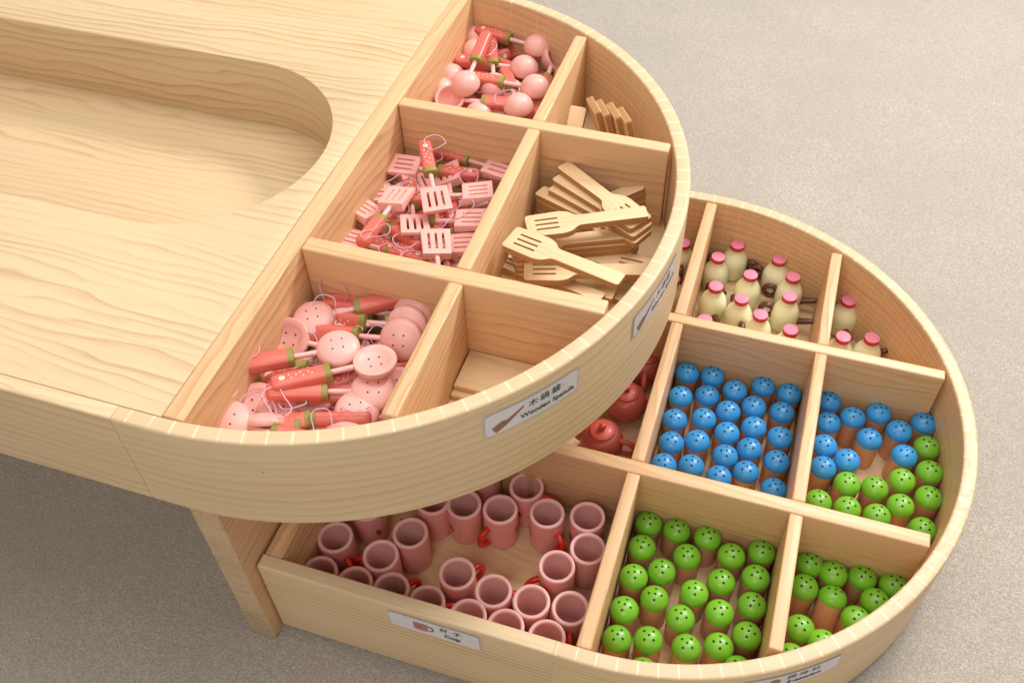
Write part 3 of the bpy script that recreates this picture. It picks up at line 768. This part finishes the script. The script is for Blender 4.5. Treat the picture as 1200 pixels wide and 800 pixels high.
# strainers, front left compartment: (head, tail, height, rise of the tail, roll, flipped, plain handle)
ST = [((367, 372), (464, 352), -.042, .004, 6, False, True, 'pink toy strainer at the back, four holes up, pale dusty handle to the right'),
      ((348, 368), (450, 340), -.053, 0, -4, False, False, 'pink toy strainer directly beneath the rearmost four-hole one'),
      ((402, 384), (452, 378), -.050, -.004, 12, True, False, 'pink toy strainer with hollow side up, flower on its handle end'),
      ((396, 407), (292, 428), -.037, .002, -6, False, True, 'pink toy strainer in the centre of the heap, four holes up, handle left'),
      ((341, 397), (420, 415), -.050, .0, 40, True, False, 'pink toy strainer tilted on edge beside the left wall'),
      ((440, 426), (334, 452), -.040, .002, 4, True, False, 'pink toy strainer flat side up, dotted handle to the left'),
      ((437, 457), (330, 468), -.050, .012, -14, False, True, 'pink toy strainer by the right divider, plain handle across the middle'),
      ((418, 481), (330, 498), -.054, .0, -18, False, False, 'pink toy strainer low at the right, beneath the plain handled one'),
      ((303, 474), (395, 462), -.058, .0, 28, True, False, 'pink toy strainer at lower left, side on, handle to the right'),
      ((268, 493), (350, 510), -.046, -.006, 10, False, True, 'pink toy strainer in the front left corner, two holes clear of the rim'),
      ((345, 420), (258, 476), -.062, .014, 20, False, True, 'pink toy strainer with plain rounded handle pointing to the front left'),
      ((312, 491), (396, 489), -.054, .0, -50, False, False, 'pink toy strainer standing edge on near the rim, dotted handle right'),
      ((407, 500), (320, 500), -.056, .004, -8, False, True, 'pink toy strainer at the front, crown just above the rim'),
      ((490, 360), (430, 352), -.046, -.006, -66, False, False, 'topmost of four overlapping pink strainer heads by the right divider'),
      ((483, 371), (425, 362), -.046, -.006, -64, False, True, 'second of four overlapping pink strainer heads by the right divider'),
      ((476, 383), (418, 374), -.045, -.006, -60, False, False, 'third of four overlapping pink strainer heads by the right divider'),
      ((469, 398), (418, 392), -.043, -.004, -48, False, True, 'front one of four overlapping pink strainer heads, rod toward the left'),
      ((330, 410), (410, 430), -.064, 0, 10, False, False, 'pink toy strainer underneath, between left wall and centre'),
      ((392, 402), (318, 452), -.060, .0, 10, True, False, 'pink toy strainer underneath, white flower showing beneath the cords'),
      ((405, 448), (470, 430), -.064, 0, -20, True, False, 'pink toy strainer underneath the middle handles'),
      ((460, 428), (400, 380), -.066, .004, 15, False, True, 'pink toy strainer low by the right divider, almost covered'),
      ((372, 478), (440, 500), -.070, .0, 15, False, True, 'pink toy strainer at the bottom, under the front handles'),
      ((300, 452), (370, 470), -.072, .0, 0, False, False, 'pink toy strainer at the bottom left of the heap'),
      ((432, 370), (380, 350), -.070, .004, 0, True, True, 'pink toy strainer at the bottom near the back wall')]
def filler(n, x0, x1, y0, y1, za, zb, label, plainp=.5):
    out = []
    for i in range(n):
        x, y, z = random.uniform(x0, x1), random.uniform(y0, y1), za + (zb - za) * i / n
        cx_, cy_ = (x0 + x1) / 2 + random.uniform(-.02, .02), (y0 + y1) / 2 + random.uniform(-.02, .02)
        out.append(((x, y), (cx_, cy_), z, random.uniform(-.006, .006), random.uniform(-25, 25), random.random() < .5, random.random() < plainp, label))
    return out
ST += filler(12, .042, .125, -.225, -.135, -.074, -.056, 'pink toy strainer partly buried among the other strainers')
run('strainer', make_strainer, ST, 'pink toy strainers heaped in the front left compartment', 'toy strainer', 'strainer')
SP = [((475, 196), (562, 206), -.050, 0, 4, False, False, 'pink slotted spatula in back left, handle running right under the upright one'),
      ((511, 236), (497, 172), -.030, .012, 0, False, False, 'pink slotted spatula lying on top, handle toward the back wall'),
      ((585, 199), (512, 177), -.050, .0, -4, False, False, 'pink slotted spatula with handle along the back wall'),
      ((465, 233), (428, 290), -.034, .010, 10, False, True, 'pink slotted spatula on top at left, plain handle toward the viewer'),
      ((427, 248), (500, 290), -.048, -.002, -14, False, False, 'pink slotted spatula against the left wall'),
      ((486, 266), (478, 200), -.042, -.008, 8, False, False, 'pink slotted spatula in the middle, slots upright, rod behind'),
      ((511, 286), (516, 340), -.040, -.010, -8, False, True, 'pink slotted spatula front centre, rod toward the viewer'),
      ((560, 227), (490, 232), -.042, -.002, 6, False, False, 'pink slotted spatula by the divider, rear one of three'),
      ((552, 259), (480, 258), -.048, -.002, 4, False, False, 'pink slotted spatula by the divider, middle one of three'),
      ((543, 288), (470, 292), -.054, 0, 2, False, False, 'pink slotted spatula by the divider, front one of three'),
      ((414, 283), (480, 300), -.054, 0, -8, False, False, 'pink slotted spatula in the front left corner'),
      ((440, 229), (545, 222), -.060, 0, 0, False, True, 'pink slotted spatula underneath, handle crossing behind the top blade'),
      ((470, 280), (540, 262), -.064, 0, 6, False, False, 'pink slotted spatula underneath, handle end with white flower showing'),
      ((480, 184), (545, 196), -.064, 0, 0, False, True, 'pink slotted spatula underneath at the back left corner'),
      ((500, 305), (440, 284), -.060, 0, 0, False, False, 'pink slotted spatula low at the front, flower print toward the left'),
      ((530, 244), (468, 250), -.068, 0, 0, False, True, 'pink slotted spatula low in the middle of the heap'),
      ((440, 262), (500, 232), -.074, 0, 0, False, True, 'pink slotted spatula at the bottom left of the heap'),
      ((560, 208), (500, 222), -.072, 0, 0, False, False, 'pink slotted spatula at the bottom right of the heap'),
      ((535, 302), (480, 272), -.075, 0, 0, False, True, 'pink slotted spatula at the bottom front of the heap'),
      ((462, 212), (520, 262), -.074, 0, 0, False, False, 'pink slotted spatula at the bottom, back of the heap')]
SP += filler(13, .042, .128, -.080, .070, -.074, -.052, 'pink slotted spatula partly buried among the other slotted spatulas')
run('slot', make_slotted, SP, 'pink slotted spatulas heaped in the middle left compartment', 'toy spatula', 'slotted_spatula')
LD = [((630, 57), (578, 43), -.040, .0, 0, True, False, 'pink toy ladle with big round bowl at back right, handle left'),
      ((556, 47), (640, 52), -.050, 0, 70, True, True, 'pink toy ladle at back left corner, bowl tipped on its side'),
      ((558, 62), (610, 84), -.050, 0, 60, True, False, 'pink toy ladle by the left wall, second from the back'),
      ((546, 101), (583, 38), -.038, .016, -10, True, True, 'pink toy ladle slanting over the heap, plain handle toward the back'),
      ((529, 92), (600, 60), -.052, 0, 65, True, False, 'pink toy ladle at left with bowl opening to the right'),
      ((517, 108), (590, 106), -.056, 0, 62, True, False, 'pink toy ladle near the front left corner, bowl side on'),
      ((496, 112), (560, 125), -.060, 0, 50, True, True, 'pink toy ladle in the front left corner, only its bowl showing'),
      ((527, 115), (596, 121), -.044, 0, 25, False, True, 'pink toy ladle along the front divider, handle to the right'),
      ((579, 103), (576, 55), -.048, .008, 0, True, False, 'pink toy ladle in the middle, bowl down, handle toward the back'),
      ((614, 82), (560, 76), -.046, 0, 0, True, False, 'pink toy ladle right of centre, smaller looking round bowl'),
      ((627, 105), (570, 96), -.040, 0, 0, True, False, 'pink toy ladle by the right divider with large round bowl'),
      ((608, 127), (590, 75), -.044, -.006, 0, True, True, 'pink toy ladle at the front, bowl against the front divider'),
      ((650, 68), (636, 110), -.046, -.004, -55, False, False, 'pink toy ladle at far right showing its hollow bowl'),
      ((665, 92), (660, 60), -.058, 0, 0, True, True, 'pink toy ladle squeezed along the right divider'),
      ((598, 110), (552, 82), -.056, 0, 0, True, False, 'pink toy ladle underneath near the front middle'),
      ((545, 76), (608, 66), -.062, 0, 0, True, True, 'pink toy ladle underneath at left of centre'),
      ((570, 88), (640, 92), -.066, 0, 0, True, False, 'pink toy ladle underneath in the middle'),
      ((640, 44), (590, 58), -.066, 0, 0, True, True, 'pink toy ladle underneath by the back wall'),
      ((555, 120), (620, 118), -.072, 0, 0, True, True, 'pink toy ladle at the bottom along the front divider')]
LD += filler(9, .045, .125, .120, .215, -.074, -.056, 'pink toy ladle partly buried among the other ladles')
run('ladle', make_ladle, LD, 'pink toy ladles heaped in the back left compartment', 'toy ladle', 'ladle')

# ------------------------------------------------------------------ wooden spatulas
def rounded(pts, r, n=4):
    out = []
    for i, p in enumerate(pts):
        p = Vector(p); a = (Vector(pts[i - 1]) - p); b_ = (Vector(pts[(i + 1) % len(pts)]) - p)
        rr_ = min(r[i], a.length * .45, b_.length * .45); a = p + a.normalized() * rr_; b_ = p + b_.normalized() * rr_
        for k in range(n + 1):
            t = k / n; out.append(tuple((1 - t) ** 2 * a + 2 * t * (1 - t) * p + t * t * b_))
    return out
WT = .0060
def make_wood():
    o_ = rounded([(-.0215, -.0158), (.0130, -.0172), (.0215, -.0145), (.0275, -.0076), (.0960, -.0088), (.0960, .0088), (.0275, .0076), (.0215, .0145), (.0130, .0172), (-.0215, .0158)],
                 [.004, .004, .006, .006, .003, .003, .006, .006, .004, .004])
    hs = []
    for y in (-.0070, 0, .0070):
        hs.append(rounded([(-.0130, y - .0011), (.0095, y - .0011), (.0095, y + .0011), (-.0130, y + .0011)], [.0011] * 4, 2)[::-1])
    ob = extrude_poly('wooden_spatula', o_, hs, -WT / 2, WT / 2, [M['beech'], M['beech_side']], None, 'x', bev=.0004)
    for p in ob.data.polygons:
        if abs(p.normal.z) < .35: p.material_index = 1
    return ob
ws0 = make_wood(); ws = []
def put_wood(head, tail, z, label, group, dz=0., roll=0.):
    o = put_utensil(ws0, head, tail, z, dz, roll, False, not ws)
    ws.append(o)
    return tag(o, label, 'spatula', group)
GW = 'natural wooden spatulas stacked in the middle right compartment'
step = WT + .00004; z0 = FL1 + WT / 2 + .0006
def put_at(p, q, hz, tz, label, group, roll=0.):
    """wooden spatula from world points: blade centre p, tail q (x, y), heights hz and tz"""
    o = ws0 if not ws else copy_tree(ws0); ws.append(o)
    d = Vector((q[0] - p[0], q[1] - p[1], 0)).normalized() * .096; d.z = tz - hz; d.normalize()
    zax = (Vector((0, 0, 1)) - d * d.z).normalized(); zax = Matrix.Rotation(math.radians(roll), 3, d) @ zax
    o.rotation_euler = Matrix((d, zax.cross(d), zax)).transposed().to_euler(); o.location = (p[0], p[1], hz)
    return tag(o, label, 'spatula', group)
def jit(p, a=.0009): return (p[0] + random.uniform(-a, a), p[1] + random.uniform(-a, a))
NTH = ['first', 'second', 'third', 'fourth', 'fifth', 'sixth', 'seventh', 'eighth', 'ninth']
piv = at(757, 268, z0 + 8 * step)
tails = {8: (648.7, 187), 7: (641, 201), 6: (635, 213), 5: (632, 225)}
t5 = at(632, 225, z0 + 5 * step)
for k in range(9):
    tw = at(*tails[k], z0 + k * step) if k >= 5 else jit(t5, .0006)
    dd = Vector((tw[0] - piv.x, tw[1] - piv.y)); dd.normalize(); hp = Vector(tw[:2]) - dd * (.096 if k > 5 else .083)
    lab = {8: 'plain wooden slotted spatula on top of the fanned stack, handle to the back left', 7: 'plain wooden slotted spatula just below the top of the fanned stack'}.get(k, 'plain wooden slotted spatula, layer %s from the bottom of the fanned back left stack' % NTH[k])
    o = put_at(hp, tw, z0 + k * step, z0 + k * step, lab, GW)
    if k < 6: o.scale = (.865, .8, 1)
ta, ha = at(768, 209, z0 + 7 * step), at(650, 230, z0 + 7 * step)
for k in range(8):
    tw = jit(ta, .0006); dd = (Vector(tw) - Vector(ha[:2])).normalized(); hp = Vector(tw) - dd * .090
    put_at(hp, tw, z0 + .0012 * k + .001, z0 + k * step + .001, 'plain wooden spatula, layer %s from the bottom of the back right stack' % NTH[k], GW)
ta, ha = at(753, 274, z0 + 6 * step), at(652, 284, z0 + 6 * step)
for k in range(7):
    tw = jit(ta, .0006); dd = (Vector(tw) - Vector(ha[:2])).normalized(); hp = Vector(tw) - dd * .092
    put_at(hp, tw, z0 + k * step, z0 + k * step, 'plain wooden spatula, layer %s from the bottom of the middle stack' % NTH[k], GW)
put_wood((643, 265), (752, 252), z0 + 9 * step + .001, 'plain wooden slotted spatula topmost of the middle stack, handle to the right', GW, dz=.001)
put_wood((620, 288), (727, 330), z0 + 10 * step + .002, 'wooden slotted spatula lying on top at the front, blade to the left', GW)
put_wood((736, 312), (655, 294), z0 + 3 * step, 'wooden spatula with its slotted blade at the right below the others', GW)
put_wood((640, 318), (734, 318), z0 + 4.2 * step, 'wooden spatula handle lying rightmost beneath the front top one', GW)
put_wood((606, 310), (690, 345), z0 + 2 * step, 'wooden spatula low at front left, blade edge showing', GW, roll=-8)
put_wood((612, 320), (700, 342), z0 + 1 * step, 'wooden spatula at the bottom by the front divider', GW)
put_wood((640, 318), (720, 345), z0, 'wooden spatula flat on the tray floor by the front divider', GW)
# filed on edge in the back right compartment, blade tips up
for i, (px, py) in enumerate(((697, 125), (707.5, 128), (720.5, 131), (732.5, 136))):
    p = at(px, py, -.012); o = ws0.copy(); COL.objects.link(o)
    d = Vector((.16, .26 - .03 * i, -.93)).normalized(); zax = Vector((-.80, -.60, 0)); zax = (zax - d * zax.dot(d)).normalized()
    yax = zax.cross(d)
    o.rotation_euler = Matrix((d, yax, zax)).transposed().to_euler(); o.location = p + d * .016 - yax * .004; o.scale = (.70, .74, 1)
    tag(o, 'plain wooden spatula on edge, %s from the left in the row of slotted blades' % ORD[i], 'spatula', 'wooden spatulas filed on edge in the back right compartment')
p = at(681, 113, -.014)
o = ws0.copy(); COL.objects.link(o)
d = Vector((.02, .62, .78)).normalized(); zax = Vector((0, -.78, .62)); zax = (zax - d * zax.dot(d)).normalized()
o.rotation_euler = Matrix((d, zax.cross(d), zax)).transposed().to_euler(); o.location = Vector((p.x, p.y, -.014)) - d * .0960; o.scale = (.9, .9, 1)
tag(o, 'plain wooden spatula with its squared handle end up, beside the divider', 'spatula', 'wooden spatulas filed on edge in the back right compartment')
# thin boards lying in the nearly empty compartment
for k, (yf, xa) in enumerate(((-.1560, .1562), (-.1500, .1570))):
    z = FL1 + .0004 + k * .0052
    o = extrude_poly('wooden_board', [(xa, yf), (circ_x(yf, YI) - .002, yf), (circ_x(-.1122, YI) - .0025, -.1122), (xa, -.1122)], [], z, z + .005, M['floor'], None, 'x', bev=.0006)
    tag(o, ['pale wooden board flat on the floor of the nearly empty compartment', 'pale wooden board lying upon another in the nearly empty compartment'][k], 'board')
# ------------------------------------------------------------------ light
w = bpy.data.worlds.new('World'); scene.world = w; w.use_nodes = True
bg = w.node_tree.nodes['Background']; bg.inputs[0].default_value = (1.0, .955, .90, 1); bg.inputs[1].default_value = .36
def area(name, loc, target, size, energy, col):
    l = bpy.data.lights.new(name, 'AREA'); l.shape = 'RECTANGLE'; l.size = size[0]; l.size_y = size[1]; l.energy = energy; l.color = col
    o = bpy.data.objects.new(name, l); link(o); o.location = loc
    o.rotation_euler = (Vector(target) - Vector(loc)).to_track_quat('-Z', 'Y').to_euler()
area('ceiling_or_fill_lamp', (.85, 1.25, 1.30), (.3, .1, -.2), (.26, .26), 11.5, (1, .965, .92))
area('ceiling_or_fill_lamp', (.55, .45, 1.7), (.3, .05, -.2), (1.1, .9), 17.5, (1, .965, .92))
area('ceiling_or_fill_lamp', (-.35, .02, 1.7), (-.2, 0, 0), (.9, .9), 6.8, (1, .965, .92))
area('ceiling_or_fill_lamp', (.25, -1.5, 1.5), (.2, 0, -.2), (1.0, .8), 11.5, (1, .95, .89))  # unseen frontal fill, added to brighten the skirt and front wall
area('ceiling_or_fill_lamp', (1.3, 1.5, 1.5), (.9, .9, -.36), (.6, .6), 36, (1, .96, .91))
scene.view_settings.view_transform = 'Standard'; scene.view_settings.look = 'None'; scene.view_settings.exposure = 0
scene.render.film_transparent = False
